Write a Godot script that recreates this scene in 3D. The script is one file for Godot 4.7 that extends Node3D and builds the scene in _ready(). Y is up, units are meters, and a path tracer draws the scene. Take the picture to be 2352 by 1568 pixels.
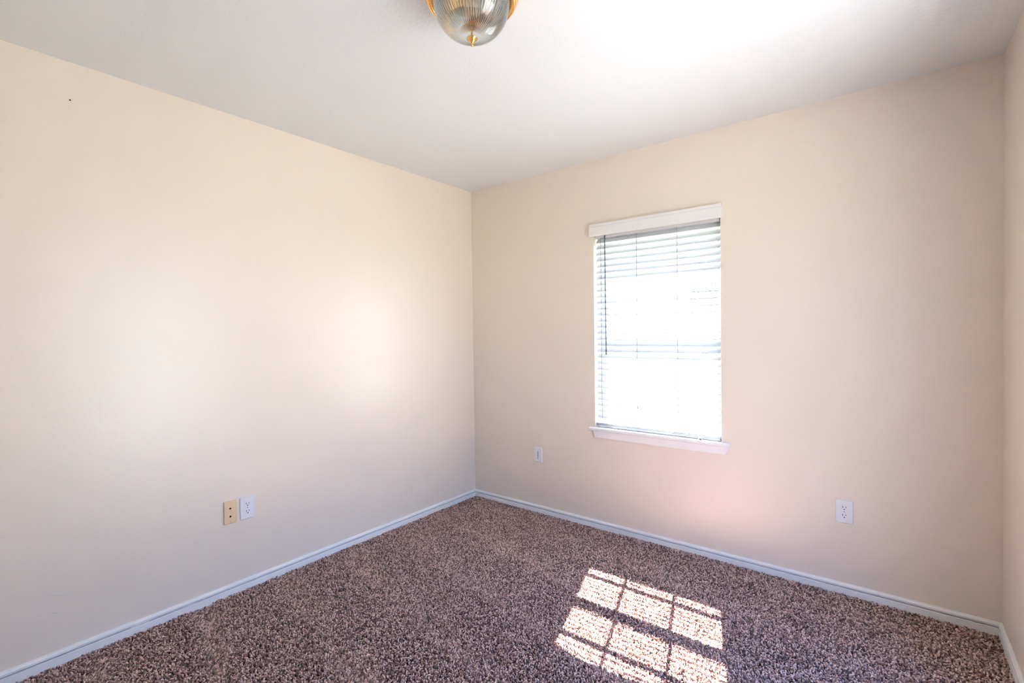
extends Node3D
# An empty carpeted bedroom corner: one blind-covered window, a flush ceiling lamp, wall plates.
# Axes: x runs along the window wall from the far-left corner, z runs from that wall into the room.

const ROOM_W := 3.021
const ROOM_H := 2.44
const ROOM_D := 3.24
const OPEN_L := 1.095
const OPEN_R := 1.895
const OPEN_B := 0.656
const OPEN_T := 1.960
const WALL_OUT := -0.27
const SIDE_A := 0.86  # span of the added fill door in the right wall
const SIDE_B := 1.80
const SIDE_LO := 0.10
const SIDE_HI := 2.06

var M := {}
var rng := RandomNumberGenerator.new()
var taken := {}

# ---------------------------------------------------------------- helpers
func mb() -> SurfaceTool:
	var st := SurfaceTool.new()
	st.begin(Mesh.PRIMITIVE_TRIANGLES)
	st.set_smooth_group(-1)
	return st

func tri(st: SurfaceTool, a: Vector3, b: Vector3, c: Vector3, outward: Vector3) -> void:
	if (a - c).cross(a - b).dot(outward) < 0.0:
		var t := b
		b = c
		c = t
	st.add_vertex(a)
	st.add_vertex(b)
	st.add_vertex(c)

func quad(st: SurfaceTool, a: Vector3, b: Vector3, c: Vector3, d: Vector3, outward: Vector3) -> void:
	tri(st, a, b, c, outward)
	tri(st, a, c, d, outward)

# a box from lo to hi with chamfered edges
func cbox(st: SurfaceTool, lo: Vector3, hi: Vector3, ch := 0.0) -> void:
	var ctr := (lo + hi) / 2.0
	var h := (hi - lo) / 2.0
	if ch <= 0.0:
		for ax in 3:
			for s in [-1.0, 1.0]:
				var u := (ax + 1) % 3
				var v := (ax + 2) % 3
				var p := []
				for k in [[-1, -1], [1, -1], [1, 1], [-1, 1]]:
					var q := Vector3()
					q[ax] = s * h[ax]
					q[u] = k[0] * h[u]
					q[v] = k[1] * h[v]
					p.append(ctr + q)
				var n := Vector3()
				n[ax] = s
				quad(st, p[0], p[1], p[2], p[3], n)
		return
	ch = minf(ch, minf(h.x, minf(h.y, h.z)) * 0.95)
	var at := func(ax: int, sg: Vector3) -> Vector3:
		var q := Vector3()
		for k in 3:
			q[k] = sg[k] * (h[k] if k == ax else h[k] - ch)
		return ctr + q
	for ax in 3:
		var u := (ax + 1) % 3
		var v := (ax + 2) % 3
		for s in [-1.0, 1.0]:
			var n := Vector3()
			n[ax] = s
			var p := []
			for k in [[-1, -1], [1, -1], [1, 1], [-1, 1]]:
				var sg := Vector3()
				sg[ax] = s
				sg[u] = k[0]
				sg[v] = k[1]
				p.append(at.call(ax, sg))
			quad(st, p[0], p[1], p[2], p[3], n)
		for su in [-1.0, 1.0]:
			for sv in [-1.0, 1.0]:
				var a := Vector3()
				a[u] = su
				a[v] = sv
				a[ax] = -1.0
				var b := a
				b[ax] = 1.0
				var n2 := Vector3()
				n2[u] = su
				n2[v] = sv
				quad(st, at.call(u, a), at.call(u, b), at.call(v, b), at.call(v, a), n2)
	for sx in [-1.0, 1.0]:
		for sy in [-1.0, 1.0]:
			for sz in [-1.0, 1.0]:
				var sg := Vector3(sx, sy, sz)
				tri(st, at.call(0, sg), at.call(1, sg), at.call(2, sg), sg)

# a closed profile (points in the plane across `along`) swept straight from a to b
func sweep(st: SurfaceTool, prof: PackedVector2Array, axis: int, a: float, b: float) -> void:
	var place := func(p: Vector2, t: float) -> Vector3:
		return Vector3(t, p.y, p.x) if axis == 0 else Vector3(p.x, p.y, t)
	var n := prof.size()
	var area := 0.0
	for i in n:
		area += prof[i].cross(prof[(i + 1) % n])
	for i in n:
		var p := prof[i]
		var q := prof[(i + 1) % n]
		var e := q - p
		var o := Vector2(e.y, -e.x) * signf(area)
		quad(st, place.call(p, a), place.call(q, a), place.call(q, b), place.call(p, b), place.call(o, 0.0))
	var fill := Geometry2D.triangulate_polygon(prof)
	for i in range(0, fill.size(), 3):
		for end in [a, b]:
			var out := Vector3()
			out[axis] = signf(end - (a + b) / 2.0)
			tri(st, place.call(prof[fill[i]], end), place.call(prof[fill[i + 1]], end), place.call(prof[fill[i + 2]], end), out)

# a profile of (radius, height) turned round the y axis; ripple(k) scales the radius for ribs
func lathe(st: SurfaceTool, prof: Array, seg: int, outer := 1.0, ribs := 0, depth := 0.0) -> void:
	st.set_smooth_group(0)
	for i in prof.size() - 1:
		var p: Vector2 = prof[i]
		var q: Vector2 = prof[i + 1]
		var e := q - p
		var flat := Vector2(e.y, -e.x) * outer
		for k in seg:
			var r0 := 1.0 + depth * cos(TAU * ribs * k / seg)
			var r1 := 1.0 + depth * cos(TAU * ribs * (k + 1) / seg)
			var a0 := TAU * k / seg
			var a1 := TAU * (k + 1) / seg
			var am := (a0 + a1) / 2.0
			var out := Vector3(cos(am) * flat.x, flat.y, sin(am) * flat.x)
			var A := Vector3(cos(a0) * p.x * r0, p.y, sin(a0) * p.x * r0)
			var B := Vector3(cos(a1) * p.x * r1, p.y, sin(a1) * p.x * r1)
			var C := Vector3(cos(a1) * q.x * r1, q.y, sin(a1) * q.x * r1)
			var D := Vector3(cos(a0) * q.x * r0, q.y, sin(a0) * q.x * r0)
			if p.x < 1e-6:
				tri(st, A, C, D, out)
			elif q.x < 1e-6:
				tri(st, A, B, C, out)
			else:
				quad(st, A, B, C, D, out)
	st.set_smooth_group(-1)

func tube(st: SurfaceTool, pts: Array, r: float, sides := 6) -> void:
	st.set_smooth_group(0)
	var rings := []
	for i in pts.size():
		var d: Vector3 = (pts[mini(i + 1, pts.size() - 1)] - pts[maxi(i - 1, 0)]).normalized()
		var u := d.cross(Vector3(0.31, 0.2, 0.93)).normalized()
		var v := d.cross(u)
		var ring := []
		for k in sides:
			var a := TAU * k / sides
			ring.append(pts[i] + (u * cos(a) + v * sin(a)) * r)
		rings.append(ring)
	for i in pts.size() - 1:
		for k in sides:
			var k2 := (k + 1) % sides
			var mid: Vector3 = (rings[i][k] + rings[i][k2] + rings[i + 1][k]) / 3.0
			quad(st, rings[i][k], rings[i][k2], rings[i + 1][k2], rings[i + 1][k], mid - (pts[i] * 2.0 + pts[i + 1]) / 3.0)
	st.set_smooth_group(-1)
	for end in [0, pts.size() - 1]:
		var out: Vector3 = pts[end] - pts[1 if end == 0 else pts.size() - 2]
		for k in sides:
			tri(st, pts[end], rings[end][k], rings[end][(k + 1) % sides], out)

func build(st: SurfaceTool, called: String, m: Material, parent: Node = null) -> MeshInstance3D:
	st.generate_normals()
	var o := MeshInstance3D.new()
	o.mesh = st.commit()
	o.name = called
	o.material_override = m
	(parent if parent else self).add_child(o, true)
	return o

func base(called: String, where := Vector3.ZERO) -> Node3D:
	var o := Node3D.new()
	o.name = called
	add_child(o, true)
	o.position = where
	return o

func tag(o: Node, label: String, category := "", group := "", kind := "") -> void:
	o.set_meta("label", label)
	if category: o.set_meta("category", category)
	if group: o.set_meta("group", group)
	if kind: o.set_meta("kind", kind)

func structure(called: String, label := "") -> Node3D:
	var o := base(called)
	o.set_meta("kind", "structure")
	if label: o.set_meta("label", label)
	return o

func noise_tex(freq: float, seed_: int, size := 512, oct := 3, lo := Color.BLACK, hi := Color.WHITE) -> NoiseTexture2D:
	var n := FastNoiseLite.new()
	n.seed = seed_
	n.noise_type = FastNoiseLite.TYPE_SIMPLEX_SMOOTH
	n.frequency = freq
	n.fractal_octaves = oct
	var t := NoiseTexture2D.new()
	t.width = size
	t.height = size
	t.seamless = true
	t.noise = n
	var g := Gradient.new()
	g.set_color(0, lo)
	g.set_color(1, hi)
	t.color_ramp = g
	return t

func mat(c: Color, rough := 0.6, metal := 0.0) -> StandardMaterial3D:
	var m := StandardMaterial3D.new()
	m.albedo_color = c
	m.roughness = rough
	m.metallic = metal
	return m

func paint(c: Color, rough: float, bump: float, seed_: int) -> StandardMaterial3D:
	var m := mat(c, rough)
	m.uv1_triplanar = true
	m.uv1_world_triplanar = true
	m.uv1_scale = Vector3(1.6, 1.6, 1.6)
	m.heightmap_enabled = true
	m.heightmap_texture = noise_tex(0.06, seed_)
	m.heightmap_scale = bump
	m.metallic_specular = 0.68
	return m

func materials() -> void:
	M.wall = paint(Color(0.925, 0.877, 0.818), 0.36, 0.02, 3)
	M.ceiling = paint(Color(0.945, 0.96, 0.962), 0.6, 0.05, 5)
	M.trim = mat(Color(0.96, 0.957, 0.95), 0.35)
	M.vinyl = mat(Color(0.94, 0.94, 0.94), 0.35)
	M.slat = mat(Color(0.89, 0.905, 0.92), 0.6)
	M.slat.backlight_enabled = true
	M.slat.backlight = Color(0.16, 0.165, 0.17)
	M.cord = mat(Color(0.62, 0.64, 0.66), 0.8)
	M.wand = mat(Color(0.33, 0.36, 0.38), 0.25)
	M.glass = mat(Color(0.96, 0.99, 1.0, 0.03), 0.02)
	M.glass.transparency = BaseMaterial3D.TRANSPARENCY_ALPHA
	M.lamp_glass = mat(Color(0.97, 0.985, 0.98, 0.02), 0.02)
	M.lamp_glass.refraction_enabled = true
	M.lamp_glass.refraction_scale = 0.05
	M.lamp_glass.transparency = BaseMaterial3D.TRANSPARENCY_ALPHA
	M.brass = mat(Color(0.93, 0.72, 0.42), 0.18, 1.0)
	M.reflector = mat(Color(0.80, 0.80, 0.79), 0.35, 0.6)
	M.bulb = mat(Color(0.95, 0.94, 0.92), 0.3)
	M.plate_white = mat(Color(0.93, 0.93, 0.945), 0.3)
	M.plate_almond = mat(Color(0.90, 0.79, 0.64), 0.35)
	M.dark = mat(Color(0.08, 0.07, 0.06), 0.7)
	M.slot = mat(Color(0.16, 0.14, 0.13), 0.7)
	M.screw = mat(Color(0.75, 0.74, 0.72), 0.35, 0.8)
	M.putty = mat(Color(0.90, 0.88, 0.86), 0.5)
	M.backing = mat(Color(0.30, 0.24, 0.22), 0.95)
	M.yarn = mat(Color(1, 1, 1), 0.45)
	M.yarn.vertex_color_use_as_albedo = true
	M.lawn = mat(Color(0.28, 0.31, 0.22), 0.95)
	M.lawn.albedo_texture = noise_tex(0.02, 11, 512, 4, Color(0.8, 0.85, 0.75), Color(1, 1, 1))
	M.lawn.uv1_triplanar = true
	M.lawn.uv1_world_triplanar = true
	M.lawn.uv1_scale = Vector3(0.3, 0.3, 0.3)
	M.concrete = mat(Color(0.545, 0.54, 0.53), 0.9)
	M.siding = mat(Color(0.80, 0.78, 0.74), 0.8)
	M.roof = mat(Color(0.42, 0.41, 0.42), 0.9)
	M.pane_far = mat(Color(0.25, 0.28, 0.32), 0.1)
	M.leaf = mat(Color(0.25, 0.33, 0.16), 0.8)
	M.bark = mat(Color(0.35, 0.28, 0.22), 0.9)

# ---------------------------------------------------------------- scene
func _ready() -> void:
	rng.seed = 20
	# camera
	var cam := Camera3D.new()
	cam.name = "camera"
	cam.position = Vector3(2.6431, 1.3070, 2.8661)
	cam.rotation = Vector3(-0.01766, 0.66461, -0.01361)
	cam.fov = 70.629
	cam.near = 0.02
	cam.far = 400.0
	add_child(cam)
	cam.current = true
	# sky and exposure
	var env := Environment.new()
	env.background_mode = Environment.BG_SKY
	var sky := Sky.new()
	var ps := ProceduralSkyMaterial.new()
	ps.sky_top_color = Color(0.25, 0.50, 0.86)
	ps.sky_horizon_color = Color(0.82, 0.91, 1.0)
	ps.ground_horizon_color = Color(0.82, 0.91, 1.0)
	ps.ground_bottom_color = Color(0.35, 0.38, 0.30)
	ps.sky_energy_multiplier = 1.0
	ps.ground_energy_multiplier = 1.0
	sky.sky_material = ps
	env.sky = sky
	env.background_energy_multiplier = 10.0
	env.tonemap_mode = Environment.TONE_MAPPER_LINEAR
	env.tonemap_exposure = 1.24
	env.sdfgi_enabled = true
	env.ssao_enabled = true
	env.ssil_enabled = true
	var we := WorldEnvironment.new()
	we.name = "environment"
	we.environment = env
	add_child(we)
	# sun: high, from beyond the window and a little from its left
	var sun := DirectionalLight3D.new()
	sun.name = "sun"
	sun.light_color = Color(1.0, 0.985, 0.955)
	sun.light_energy = 64.0
	sun.light_angular_distance = 0.15
	sun.shadow_enabled = true
	sun.sky_mode = DirectionalLight3D.SKY_MODE_LIGHT_ONLY
	add_child(sun)
	sun.look_at_from_position(Vector3.ZERO, Vector3(0.211, -1.0, 0.742), Vector3.UP)

	materials()
	shell()
	window_unit()
	outdoors()
	carpet()
	baseboards()
	blind()
	ceiling_lamp()
	wall_plates()
	wall_marks()

func shell() -> void:
	var st := mb()
	cbox(st, Vector3(-0.12, -0.16, WALL_OUT), Vector3(ROOM_W + 0.12, -0.013, ROOM_D + 0.12))
	var f := build(st, "floor", M.backing)
	f.set_meta("kind", "structure")
	st = mb()
	cbox(st, Vector3(-0.12, ROOM_H, WALL_OUT), Vector3(ROOM_W + 0.12, ROOM_H + 0.15, ROOM_D + 0.12))
	build(st, "ceiling", M.ceiling).set_meta("kind", "structure")
	st = mb()
	cbox(st, Vector3(-0.12, -0.16, WALL_OUT), Vector3(0, ROOM_H, ROOM_D + 0.12))
	build(st, "wall_left", M.wall).set_meta("kind", "structure")
	st = mb()
	# the right wall, with an out-of-view opening for the added fill-light door
	cbox(st, Vector3(ROOM_W, -0.16, WALL_OUT), Vector3(ROOM_W + 0.16, ROOM_H, SIDE_A))
	cbox(st, Vector3(ROOM_W, -0.16, SIDE_B), Vector3(ROOM_W + 0.16, ROOM_H, ROOM_D + 0.12))
	cbox(st, Vector3(ROOM_W, -0.16, SIDE_A), Vector3(ROOM_W + 0.16, SIDE_LO, SIDE_B))
	cbox(st, Vector3(ROOM_W, SIDE_HI, SIDE_A), Vector3(ROOM_W + 0.16, ROOM_H, SIDE_B))
	build(st, "wall_right", M.wall).set_meta("kind", "structure")
	st = mb()
	cbox(st, Vector3(0, -0.16, ROOM_D), Vector3(ROOM_W, ROOM_H, ROOM_D + 0.12))
	build(st, "wall_front", M.wall).set_meta("kind", "structure")
	# the window wall, thick, with the opening left free
	st = mb()
	cbox(st, Vector3(0, -0.16, WALL_OUT), Vector3(OPEN_L, ROOM_H, 0))
	cbox(st, Vector3(OPEN_R, -0.16, WALL_OUT), Vector3(ROOM_W, ROOM_H, 0))
	cbox(st, Vector3(OPEN_L, -0.16, WALL_OUT), Vector3(OPEN_R, OPEN_B, 0))
	cbox(st, Vector3(OPEN_L, OPEN_T, WALL_OUT), Vector3(OPEN_R, ROOM_H, 0))
	build(st, "wall_back", M.wall).set_meta("kind", "structure")

func window_unit() -> void:
	var w := structure("window_1", "white single-hung window with a slim grille behind the blind")
	var fl := OPEN_L
	var fr := OPEN_R
	var fb := OPEN_B
	var ft := OPEN_T
	var zo := -0.185
	var zi := -0.10
	# outer frame
	var st := mb()
	cbox(st, Vector3(fl, fb, zo), Vector3(fl + 0.026, ft, zi), 0.002)
	cbox(st, Vector3(fr - 0.026, fb, zo), Vector3(fr, ft, zi), 0.002)
	cbox(st, Vector3(fl + 0.026, ft - 0.026, zo), Vector3(fr - 0.026, ft, zi), 0.002)
	cbox(st, Vector3(fl + 0.026, fb, zo), Vector3(fr - 0.026, fb + 0.03, zi), 0.002)
	build(st, "window_frame", M.vinyl, w)
	# two sashes, the lower one nearer the room
	for s in [[fb + 0.03, 1.360, -0.142, -0.112, 0.976], [1.330, ft - 0.026, -0.175, -0.146, 1.700]]:
		var sash := Node3D.new()
		sash.name = "sash"
		w.add_child(sash, true)
		var x0 := fl + 0.026
		var x1 := fr - 0.026
		var y0: float = s[0]
		var y1: float = s[1]
		var z0: float = s[2]
		var z1: float = s[3]
		st = mb()
		cbox(st, Vector3(x0, y0, z0), Vector3(x0 + 0.028, y1, z1), 0.003)
		cbox(st, Vector3(x1 - 0.028, y0, z0), Vector3(x1, y1, z1), 0.003)
		cbox(st, Vector3(x0 + 0.028, y0, z0), Vector3(x1 - 0.028, y0 + (0.042 if y0 < 1.0 else 0.030), z1), 0.003)
		cbox(st, Vector3(x0 + 0.028, y1 - (0.030 if y0 < 1.0 else 0.042), z0), Vector3(x1 - 0.028, y1, z1), 0.003)
		build(st, "sash_frame", M.vinyl, sash)
		var zc := (z0 + z1) / 2.0
		st = mb()
		# a pane is one sheet whose edges sit in the rebate
		quad(st, Vector3(x0 + 0.024, y0 + 0.026, zc), Vector3(x1 - 0.024, y0 + 0.026, zc), Vector3(x1 - 0.024, y1 - 0.026, zc), Vector3(x0 + 0.024, y1 - 0.026, zc), Vector3(0, 0, 1))
		build(st, "pane", M.glass, sash)
		for mx in [1.365, 1.619]:
			st = mb()
			cbox(st, Vector3(mx - 0.008, y0 + 0.028, zc - 0.008), Vector3(mx + 0.008, y1 - 0.028, zc - 0.002), 0.002)
			build(st, "muntin", M.vinyl, sash)
		st = mb()
		cbox(st, Vector3(x0 + 0.026, s[4] - 0.013, zc - 0.008), Vector3(x1 - 0.026, s[4] + 0.013, zc - 0.002), 0.002)
		build(st, "muntin", M.vinyl, sash)
	st = mb()
	cbox(st, Vector3(1.465, 1.360, -0.135), Vector3(1.525, 1.374, -0.114), 0.003)
	build(st, "sash_lock", M.vinyl, w)
	fill_door()
	# inner sill board with horns, and the apron under it
	var t := structure("trim_1", "white painted window sill board with an apron below")
	st = mb()
	cbox(st, Vector3(OPEN_L, OPEN_B, -0.10), Vector3(OPEN_R, OPEN_B + 0.016, 0.0))
	var nose := PackedVector2Array([Vector2(0.0, OPEN_B - 0.006), Vector2(0.016, OPEN_B - 0.006), Vector2(0.021, OPEN_B - 0.002), Vector2(0.0225, OPEN_B + 0.005), Vector2(0.021, OPEN_B + 0.012), Vector2(0.016, OPEN_B + 0.016), Vector2(0.0, OPEN_B + 0.016)])
	sweep(st, nose, 0, 1.058, 1.941)
	build(st, "sill_board", M.trim, t)
	st = mb()
	var y_t := OPEN_B - 0.006
	var y_b := 0.606
	# the apron's ends are cut on a slant
	var a := [Vector3(1.085, y_t, 0), Vector3(1.936, y_t, 0), Vector3(1.916, y_b, 0), Vector3(1.096, y_b, 0)]
	var off := Vector3(0, 0, 0.012)
	quad(st, a[0] + off, a[1] + off, a[2] + off, a[3] + off, Vector3(0, 0, 1))
	for k in 4:
		var n: Vector3 = (a[k] + a[(k + 1) % 4]) / 2.0 - Vector3(1.5, 0.635, 0)
		quad(st, a[k], a[(k + 1) % 4], a[(k + 1) % 4] + off, a[k] + off, n)
	build(st, "apron", M.trim, t)

# a glass door added in the right wall, out of view, as fill light
func fill_door() -> void:
	var w := structure("door_1", "white sliding glass door added out of view in the right wall for fill light")
	var x0 := ROOM_W + 0.06
	var x1 := ROOM_W + 0.12
	var st := mb()
	cbox(st, Vector3(x0, SIDE_LO, SIDE_A), Vector3(x1, SIDE_LO + 0.05, SIDE_B), 0.003)
	cbox(st, Vector3(x0, SIDE_HI - 0.05, SIDE_A), Vector3(x1, SIDE_HI, SIDE_B), 0.003)
	cbox(st, Vector3(x0, SIDE_LO + 0.05, SIDE_A), Vector3(x1, SIDE_HI - 0.05, SIDE_A + 0.05), 0.003)
	cbox(st, Vector3(x0, SIDE_LO + 0.05, SIDE_B - 0.05), Vector3(x1, SIDE_HI - 0.05, SIDE_B), 0.003)
	var mid := (SIDE_A + SIDE_B) / 2.0
	cbox(st, Vector3(x0, SIDE_LO + 0.05, mid - 0.025), Vector3(x1, SIDE_HI - 0.05, mid + 0.025), 0.003)
	build(st, "fill_door_frame", M.vinyl, w)
	for z in [[SIDE_A + 0.048, mid - 0.023], [mid + 0.023, SIDE_B - 0.048]]:
		st = mb()
		var xp := (x0 + x1) / 2.0
		quad(st, Vector3(xp, SIDE_LO + 0.048, z[0]), Vector3(xp, SIDE_HI - 0.048, z[0]), Vector3(xp, SIDE_HI - 0.048, z[1]), Vector3(xp, SIDE_LO + 0.048, z[1]), Vector3(-1, 0, 0))
		build(st, "pane", M.glass, w)

func outdoors() -> void:
	var st := mb()
	cbox(st, Vector3(-70, -0.6, -120), Vector3(70, -0.30, 60))
	var g := build(st, "lawn", M.lawn)
	g.set_meta("kind", "structure")
	g.set_meta("label", "sunlit lawn outside the window")
	st = mb()
	cbox(st, Vector3(ROOM_W + 0.16, -0.299, -3.0), Vector3(ROOM_W + 7.0, -0.12, 7.0), 0.01)  # added slab, bounces sunlight indoors through the added door as fill
	g = build(st, "fill_patio", M.concrete)
	g.set_meta("kind", "structure")
	g.set_meta("label", "grey sunlit concrete slab added outside the fill door to bounce light into the room")
	house("neighbour_house", Vector3(-13.0, -0.30, -30.0), 11.0, 8.0, 2.9, 5.1, "pale house with a grey gabled roof seen far left through the blind")
	house("neighbour_house", Vector3(4.0, -0.30, -33.0), 10.0, 8.0, 2.9, 5.0, "pale house with a grey gabled roof seen at the right through the blind")
	tree("street_tree", Vector3(-5.2, -0.30, -26.0), 4.6, "small leafy tree standing between the two houses outside")

func house(called: String, at: Vector3, w: float, d: float, eave: float, ridge: float, label: String) -> void:
	var h := base(called, at)
	tag(h, label, "house", "houses outside the window")
	var st := mb()
	cbox(st, Vector3(-w / 2, 0, -d), Vector3(w / 2, eave, 0))
	build(st, "wall", M.siding, h)
	st = mb()
	var e := 0.4
	sweep(st, PackedVector2Array([Vector2(e, eave - 0.1), Vector2(e, eave + 0.05), Vector2(-d / 2, ridge + 0.1), Vector2(-d - e, eave + 0.05), Vector2(-d - e, eave - 0.1), Vector2(-d / 2, ridge - 0.1)]), 0, -w / 2 - e, w / 2 + e)
	build(st, "roof", M.roof, h)
	for x in [-w * 0.3, w * 0.3]:
		st = mb()
		cbox(st, Vector3(x - 0.6, 0.9, 0.0), Vector3(x + 0.6, 2.2, 0.05), 0.01)
		var f := build(st, "window", M.vinyl, h)
		st = mb()
		cbox(st, Vector3(x - 0.5, 1.0, 0.04), Vector3(x + 0.5, 2.1, 0.06))
		build(st, "pane", M.pane_far, f)
	st = mb()
	cbox(st, Vector3(-0.5, 0.0, 0.0), Vector3(0.5, 2.1, 0.05), 0.01)
	build(st, "door", M.bark, h)

func tree(called: String, at: Vector3, high: float, label: String) -> void:
	var t := base(called, at)
	tag(t, label, "tree")
	var st := mb()
	tube(st, [Vector3(0, 0, 0), Vector3(0.05, high * 0.3, 0), Vector3(0, high * 0.6, 0.05)], 0.12, 8)
	build(st, "trunk", M.bark, t)
	st = mb()
	for k in 900:
		var v := Vector3(rng.randfn(), rng.randfn(), rng.randfn()).normalized() * pow(rng.randf(), 0.4)
		var p := Vector3(v.x * 1.4, high * 0.68 + v.y * high * 0.3, v.z * 1.4)
		var u := Vector3(rng.randfn(), rng.randfn(), rng.randfn()).normalized() * 0.16
		var s := u.cross(Vector3(rng.randfn(), rng.randfn(), rng.randfn())).normalized() * 0.08
		quad(st, p - u, p + s, p + u, p - s, v)
	build(st, "foliage", M.leaf, t).set_meta("kind", "stuff")

func carpet() -> void:
	# one yarn tuft: a bent, tapering strand
	var st := mb()
	st.set_smooth_group(0)
	var sides := 5
	var path := [Vector3(0, 0, 0), Vector3(0.0005, 0.007, 0), Vector3(0.0018, 0.0120, 0.0004), Vector3(0.0050, 0.0150, 0.0)]
	var rad := [0.0022, 0.0031, 0.0034, 0.0024]
	var rings := []
	for i in 4:
		var d: Vector3 = (path[mini(i + 1, 3)] - path[maxi(i - 1, 0)]).normalized()
		var u := d.cross(Vector3(0, 0, 1)).normalized()
		var ring := []
		for k in sides:
			var an := TAU * k / sides + i * 0.5
			ring.append(path[i] + (u * cos(an) + Vector3(0, 0, 1) * sin(an)) * rad[i])
		rings.append(ring)
	for i in 3:
		for k in sides:
			var k2 := (k + 1) % sides
			quad(st, rings[i][k], rings[i][k2], rings[i + 1][k2], rings[i + 1][k], (rings[i][k] + rings[i][k2]) / 2.0 - path[i])
	for k in sides:
		tri(st, path[3] + Vector3(0.0016, 0.0003, 0), rings[3][k], rings[3][(k + 1) % sides], Vector3(1, 0.5, 0))
	st.generate_normals()
	var mesh := st.commit()
	mesh.surface_set_material(0, M.yarn)
	var step := 0.0066
	var nx := int(ROOM_W / step)
	var nz := int(ROOM_D / step)
	var mm := MultiMesh.new()
	mm.transform_format = MultiMesh.TRANSFORM_3D
	mm.use_colors = true
	mm.mesh = mesh
	mm.instance_count = nx * nz
	var tones := [Color(0.47, 0.285, 0.235), Color(0.64, 0.42, 0.36), Color(0.28, 0.16, 0.13), Color(0.76, 0.54, 0.47), Color(0.16, 0.09, 0.075)]
	var n := FastNoiseLite.new()
	n.seed = 8
	n.frequency = 0.9
	var i := 0
	for ix in nx:
		for iz in nz:
			var x := (ix + 0.5 + rng.randf_range(-0.5, 0.5)) * step
			var z := (iz + 0.5 + rng.randf_range(-0.5, 0.5)) * step
			x = clampf(x, 0.016, ROOM_W - 0.016)
			z = clampf(z, 0.016, ROOM_D - 0.016)
			# the vacuum cleaner left strips of pile brushed one way and then the other
			var v := (z - 0.21 * x + 0.05 * n.get_noise_2d(x * 2.0, z * 2.0)) / 0.385
			var ph := pow(maxf(0.0, sin(TAU * (v - 0.90))), 1.5)
			var lean := 0.85 * ph * clampf(0.75 + 0.8 * n.get_noise_2d(x * 1.6 + 9.0, z * 1.6), 0.0, 1.2)
			var turn := rng.randf_range(0.0, TAU)
			lean = lean * 1.9 - 0.55
			var way := Vector3(-0.66, 0, -0.75)
			var b := Basis(Vector3.UP, turn)
			b = Basis(Vector3.UP.cross(way).normalized(), lean) * b
			b = Basis(Vector3(rng.randf_range(-1, 1), 0, rng.randf_range(-1, 1)).normalized(), rng.randf_range(0.0, 0.2)) * b
			var sc := rng.randf_range(0.85, 1.15)
			mm.set_instance_transform(i, Transform3D(b.scaled(Vector3.ONE * sc), Vector3(x, -0.0165 + rng.randf_range(-0.0012, 0.0012), z)))
			mm.set_instance_color(i, tones[rng.randi() % 5] * rng.randf_range(0.85, 1.15))
			i += 1
	var o := MultiMeshInstance3D.new()
	o.name = "carpet"
	o.multimesh = mm
	add_child(o)
	tag(o, "mauve brown cut-pile carpet covering the whole floor", "carpet", "", "stuff")

func base_profile() -> PackedVector2Array:
	# distance from the wall, height
	return PackedVector2Array([Vector2(0, -0.013), Vector2(0.014, -0.013), Vector2(0.014, 0.0250), Vector2(0.0128, 0.0268), Vector2(0.0008, 0.0272), Vector2(0.0008, 0.0330), Vector2(0.0135, 0.0334), Vector2(0.0135, 0.041), Vector2(0.009, 0.0465), Vector2(0.003, 0.049), Vector2(0, 0.049)])

func baseboards() -> void:
	var p := base_profile()
	var st := mb()
	var o := structure("baseboard_back", "white moulded baseboard under the window")
	sweep(st, p, 0, 0.0, ROOM_W)
	build(st, "board", M.trim, o)
	o = structure("baseboard_left", "white moulded baseboard on the left wall with a patched joint")
	st = mb()
	sweep(st, p, 2, 0.0, 2.2465)
	build(st, "board", M.trim, o)
	st = mb()
	var q := PackedVector2Array()
	for k in p:
		q.append(k + Vector2(0.0012 if k.x > 0.001 else 0.0, 0.0035 if k.y > 0.0 else 0.0))
	sweep(st, q, 2, 2.2470, ROOM_D)
	build(st, "board", M.trim, o)
	st = mb()
	cbox(st, Vector3(0.0, 0.024, 2.19), Vector3(0.0138, 0.037, 2.262), 0.004)
	build(st, "filler", M.putty, o)
	o = structure("baseboard_right", "white moulded baseboard on the right wall")
	st = mb()
	q = PackedVector2Array()
	for k in p:
		q.append(Vector2(ROOM_W - k.x, k.y))
	sweep(st, q, 2, 0.0, SIDE_A - 0.01)
	build(st, "board", M.trim, o)
	st = mb()
	sweep(st, q, 2, SIDE_B + 0.01, ROOM_D)
	build(st, "board", M.trim, o)
	o = structure("baseboard_front", "white moulded baseboard on the wall behind")
	st = mb()
	q = PackedVector2Array()
	for k in p:
		q.append(Vector2(ROOM_D - k.x, k.y))
	sweep(st, q, 0, 0.0, ROOM_W)
	build(st, "board", M.trim, o)

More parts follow.
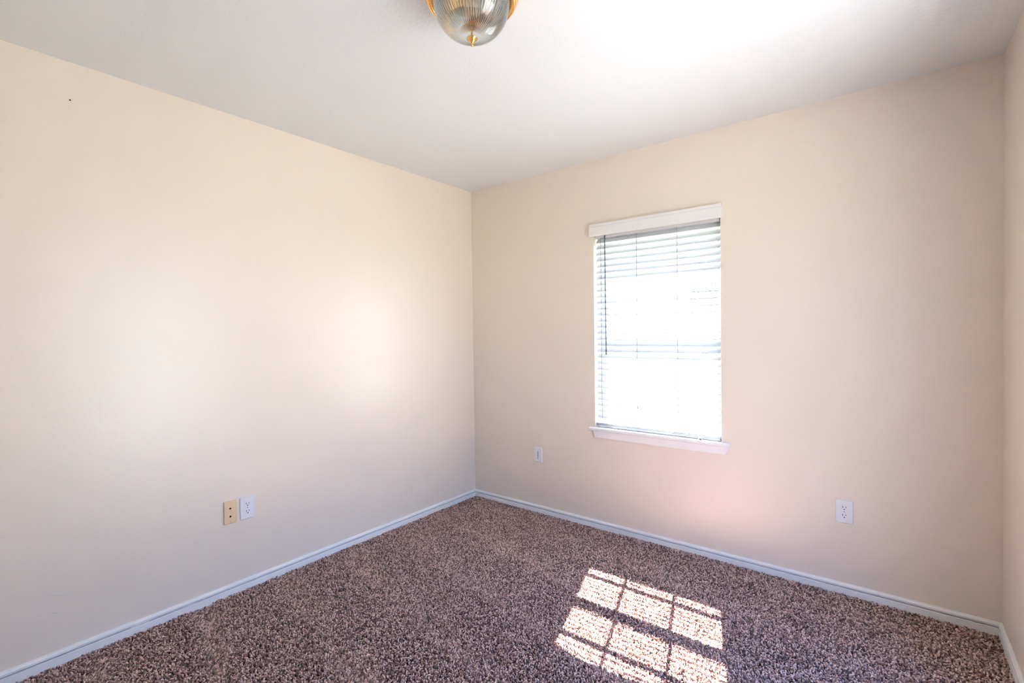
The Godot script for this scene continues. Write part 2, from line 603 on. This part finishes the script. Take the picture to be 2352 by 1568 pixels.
func blind() -> void:
	var b := base("window_blind", Vector3(1.495, OPEN_B + 0.016, -0.040))
	tag(b, "white two-inch slat blind lowered over the window, slats half open", "blind")
	var y0 := OPEN_B + 0.016
	var half := 0.392
	# valance on the face of the wall, with short returns
	var st := mb()
	var vz := 0.040 + 0.012
	var vy := 1.935 - y0
	sweep(st, PackedVector2Array([Vector2(vz, vy), Vector2(vz + 0.012, vy), Vector2(vz + 0.016, vy + 0.008), Vector2(vz + 0.016, vy + 0.058), Vector2(vz + 0.013, vy + 0.062), Vector2(vz + 0.013, vy + 0.068), Vector2(vz + 0.016, vy + 0.072), Vector2(vz + 0.016, vy + 0.078), Vector2(vz, vy + 0.078)]), 0, -0.417, 0.412)
	for s in [-0.417, 0.404]:
		cbox(st, Vector3(s, vy, 0.0405), Vector3(s + 0.008, vy + 0.078, vz))
	build(st, "valance", M.trim, b)
	st = mb()
	cbox(st, Vector3(-half, 1.925 - y0, -0.026), Vector3(half, OPEN_T - 0.004 - y0, 0.026), 0.002)
	build(st, "headrail", M.vinyl, b)
	# one slat, slightly crowned
	st = mb()
	var prof := PackedVector2Array()
	var d := 0.025
	for k in 9:
		var z := -d + 2.0 * d * k / 8.0
		prof.append(Vector2(z, 0.0014 + 0.0022 * (1.0 - pow(z / d, 2.0))))
	for k in 9:
		var z := d - 2.0 * d * k / 8.0
		prof.append(Vector2(z, -0.0014 + 0.0022 * (1.0 - pow(z / d, 2.0))))
	sweep(st, prof, 0, -half, half)
	st.generate_normals()
	var slat := st.commit()
	var tilt := deg_to_rad(44.0)
	for k in 30:
		var o := MeshInstance3D.new()
		o.name = "slat"
		o.mesh = slat
		o.material_override = M.slat
		b.add_child(o, true)
		o.position = Vector3(0, 1.912 - 0.0400 * k - y0, 0)
		o.rotation = Vector3(tilt + rng.randf_range(-0.012, 0.012), 0, rng.randf_range(-0.0006, 0.0006))
	# the surplus slats lie in a pile on the bottom rail
	for k in 3:
		var o := MeshInstance3D.new()
		o.name = "slat"
		o.mesh = slat
		o.material_override = M.slat
		b.add_child(o, true)
		o.position = Vector3(rng.randf_range(-0.0015, 0.0015), 0.0165 + 0.0046 * k, rng.randf_range(-0.002, 0.002))
		o.rotation = Vector3(rng.randf_range(-0.02, 0.03), 0, rng.randf_range(-0.0015, 0.0015))
	st = mb()
	cbox(st, Vector3(-half, 0.001, -0.025), Vector3(half, 0.0145, 0.025), 0.003)
	build(st, "bottom_rail", M.slat, b)
	# ladders: a cord before and one behind the slats, and the lift cord through them
	for x in [-0.357, -0.108, 0.149]:
		for z in [0.0205, -0.0205]:
			st = mb()
			cbox(st, Vector3(x - 0.0013, 0.012, z - 0.0006), Vector3(x + 0.0013, 1.925 - y0, z + 0.0006))
			build(st, "ladder_cord", M.cord, b)
		st = mb()
		tube(st, [Vector3(x - 0.006, 0.012, 0), Vector3(x - 0.006, 1.925 - y0, 0)], 0.0009, 5)
		build(st, "lift_cord", M.cord, b)
	# tilt wand at the left
	st = mb()
	tube(st, [Vector3(-0.321, 1.940 - y0, 0.030), Vector3(-0.3205, 1.90 - y0, 0.034), Vector3(-0.317, 1.185 - y0, 0.034)], 0.0036, 6)
	var wand := build(st, "tilt_wand", M.wand, b)
	st = mb()
	tube(st, [Vector3(-0.317, 1.185 - y0, 0.034), Vector3(-0.317, 1.155 - y0, 0.034)], 0.005, 6)
	build(st, "wand_tip", M.wand, wand)
	# pull cord at the right, ending in a small tassel that lies on the sill
	st = mb()
	tube(st, [Vector3(0.272, 1.93 - y0, 0.030), Vector3(0.273, 0.5, 0.032), Vector3(0.274, 0.03, 0.036), Vector3(0.276, 0.007, 0.040)], 0.0007, 5)
	var pull := build(st, "pull_cord", M.trim, b)
	st = mb()
	tube(st, [Vector3(0.272, 0.0055, 0.040), Vector3(0.292, 0.0055, 0.046)], 0.005, 8)
	build(st, "tassel", M.wand, pull)

func ceiling_lamp() -> void:
	var l := base("ceiling_lamp", Vector3(1.556, ROOM_H, 1.671))
	tag(l, "brass flush ceiling lamp with a ribbed clear glass bowl", "lamp")
	# pan against the ceiling, with rolled rings
	var st := mb()
	lathe(st, [Vector2(0.0, -0.001), Vector2(0.150, -0.001), Vector2(0.158, -0.006), Vector2(0.160, -0.014), Vector2(0.157, -0.021), Vector2(0.150, -0.025), Vector2(0.147, -0.030), Vector2(0.149, -0.037), Vector2(0.146, -0.044), Vector2(0.139, -0.047), Vector2(0.131, -0.044), Vector2(0.128, -0.034), Vector2(0.125, -0.022)], 64)
	build(st, "pan", M.brass, l)
	st = mb()
	lathe(st, [Vector2(0.1255, -0.0225), Vector2(0.110, -0.0185), Vector2(0.030, -0.0170), Vector2(0.028, -0.024), Vector2(0.0, -0.024)], 64)
	build(st, "reflector", M.reflector, l)
	# glass bowl: smooth outside, ribbed inside
	st = mb()
	var outer := []
	var inner := []
	for k in 19:
		var t := k / 18.0
		var a := t * PI / 2.0
		var r := 0.127 * pow(cos(a), 0.82) if k < 18 else 0.0
		outer.append(Vector2(r, -0.036 - 0.122 * sin(a)))
		inner.append(Vector2(maxf(r - 0.004, 0.0), -0.036 - 0.118 * sin(a)))
	lathe(st, outer, 288, -1.0)
	lathe(st, inner, 288, 1.0, 72, 0.011)
	lathe(st, [inner[0], outer[0]], 288, 1.0)
	build(st, "glass_bowl", M.lamp_glass, l)
	# finial through the bottom of the bowl
	st = mb()
	lathe(st, [Vector2(0.0, -0.154), Vector2(0.017, -0.156), Vector2(0.018, -0.159), Vector2(0.013, -0.162), Vector2(0.011, -0.166), Vector2(0.0095, -0.171), Vector2(0.0055, -0.174), Vector2(0.004, -0.177), Vector2(0.0048, -0.180), Vector2(0.003, -0.184), Vector2(0.0, -0.185)], 28, -1.0)
	build(st, "finial", M.brass, l)
	st = mb()
	tube(st, [Vector3(0, -0.02, 0), Vector3(0, -0.156, 0)], 0.003, 8)
	build(st, "rod", M.brass, l)
	# two unlit bulbs lying in their holders
	for s in [-1.0, 1.0]:
		var bulb_ := mb()
		lathe(bulb_, [Vector2(0.0, -0.058), Vector2(0.014, -0.055), Vector2(0.025, -0.045), Vector2(0.028, -0.034), Vector2(0.024, -0.020), Vector2(0.015, -0.008), Vector2(0.013, 0.0), Vector2(0.0, 0.0)], 24, -1.0)
		var o := build(bulb_, "bulb", M.bulb, l)
		o.position = Vector3(s * 0.034, -0.055, s * 0.012)
		o.rotation = Vector3(0, 0.3, s * 1.35)
		var hold := mb()
		lathe(hold, [Vector2(0.0, 0.032), Vector2(0.018, 0.032), Vector2(0.018, 0.0), Vector2(0.0, 0.0)], 20, 1.0)
		build(hold, "bulb_holder", M.plate_almond, o)

# plates are built facing +z, their centre at the origin on the wall face
func plate(called: String, at: Vector3, turn: float, size: Vector2, m: Material, label: String, group := "") -> Node3D:
	var p := base(called, at)
	p.rotation.y = turn
	tag(p, label, "wall plate" if called != "power_outlet" else "outlet", group)
	var st := mb()
	cbox(st, Vector3(-size.x / 2, -size.y / 2, 0), Vector3(size.x / 2, size.y / 2, 0.0065), 0.0028)
	build(st, "cover_plate", m, p)
	return p

func screw(p: Node3D, y: float, z: float, m: Material) -> void:
	var st := mb()
	lathe(st, [Vector2(0.0, 0.0012), Vector2(0.0025, 0.001), Vector2(0.0034, 0.0)], 12, -1.0)
	var o := build(st, "screw", m, p)
	o.rotation.x = PI / 2
	o.position = Vector3(0, y, z)

func duplex(at: Vector3, turn: float, label: String) -> void:
	var p := plate("power_outlet", at, turn, Vector2(0.0715, 0.1155), M.plate_white, label, "white duplex power outlets")
	for y in [0.0195, -0.0195]:
		# receptacle face: a disc with flattened top and bottom
		var st := mb()
		var ring := PackedVector2Array()
		for k in 28:
			var a := TAU * k / 28
			ring.append(Vector2(cos(a) * 0.0172, y + clampf(sin(a) * 0.0172, -0.0142, 0.0142)))
		sweep(st, ring, 2, 0.004, 0.0085)
		var f := build(st, "receptacle", M.plate_white, p)
		for s in [[-0.0066, 0.0035, 0.0024, 0.0085], [0.0066, 0.0035, 0.0024, 0.0070]]:
			st = mb()
			cbox(st, Vector3(s[0] - s[2] / 2, y + s[1] - s[3] / 2, 0.006), Vector3(s[0] + s[2] / 2, y + s[1] + s[3] / 2, 0.0088))
			build(st, "slot", M.slot, f)
		st = mb()
		var hole := PackedVector2Array()
		for k in 12:
			var a := TAU * k / 12
			hole.append(Vector2(cos(a) * 0.0027, y - 0.0075 + sin(a) * 0.0027))
		sweep(st, hole, 2, 0.006, 0.0088)
		build(st, "ground_hole", M.slot, f)
	screw(p, 0.0, 0.0065, M.screw)

func wall_plates() -> void:
	duplex(Vector3(0.0, 0.416, 1.757), PI / 2, "white power outlet on the left wall beside the almond plate")
	duplex(Vector3(2.468, 0.4045, 0.0), 0.0, "white power outlet low on the wall right of the window")
	var p := plate("cable_plate", Vector3(0.0, 0.416, 1.8405), PI / 2, Vector2(0.060, 0.117), M.plate_almond, "almond wall plate with two black jack holes on the left wall")
	for y in [0.019, -0.022]:
		var st := mb()
		lathe(st, [Vector2(0.0, 0.0012), Vector2(0.0040, 0.0012), Vector2(0.0048, 0.0)], 18, -1.0)
		var o := build(st, "jack", M.dark, p)
		o.rotation.x = PI / 2
		o.position = Vector3(0, y, 0.0065)
	screw(p, 0.047, 0.0065, M.plate_almond)
	screw(p, -0.047, 0.0065, M.plate_almond)
	p = plate("phone_plate", Vector3(0.629, 0.419, 0.0), 0.0, Vector2(0.068, 0.105), M.plate_white, "small white wall plate with a vertical slot left of the window")
	var st := mb()
	cbox(st, Vector3(-0.0052, -0.020, 0.004), Vector3(0.0052, 0.028, 0.0072))
	build(st, "slot", M.screw, p)
	st = mb()
	cbox(st, Vector3(-0.007, -0.032, 0.004), Vector3(0.008, -0.022, 0.0095), 0.002)
	build(st, "jack", M.screw, p)

func wall_marks() -> void:
	var st := mb()
	lathe(st, [Vector2(0.0, 0.004), Vector2(0.0024, 0.0032), Vector2(0.0032, 0.001), Vector2(0.0015, 0.0)], 12, -1.0)
	var o := build(st, "nail", M.dark)
	o.rotation.z = -PI / 2
	o.position = Vector3(0.0, 2.285, 2.407)
	tag(o, "small dark nail high on the left wall", "nail")
	# thin ridges of filler low on the left wall
	var wl := get_node("wall_left")
	for s in [[2.545, 0.262, 0.050, 0.010], [2.487, 0.276, 0.075, -0.012], [2.492, 0.205, 0.048, -0.012], [2.427, 0.178, 0.030, -0.010], [2.355, 0.090, 0.016, 0.0]]:
		st = mb()
		var L: float = s[2]
		var c := Vector3(0.0, s[1], s[0])
		var along := Vector3(0, s[3], -L / 2)
		var up := Vector3(0, 0.0026, 0)
		var crest := Vector3(0.0016, 0.0, 0)
		tri(st, c - along, c + up, c + crest, Vector3(1, 1, 0.2))
		tri(st, c + up, c + along, c + crest, Vector3(1, 1, -0.2))
		tri(st, c + along, c - up, c + crest, Vector3(1, -1, -0.2))
		tri(st, c - up, c - along, c + crest, Vector3(1, -1, 0.2))
		build(st, "filler_ridge", M.putty, wl)
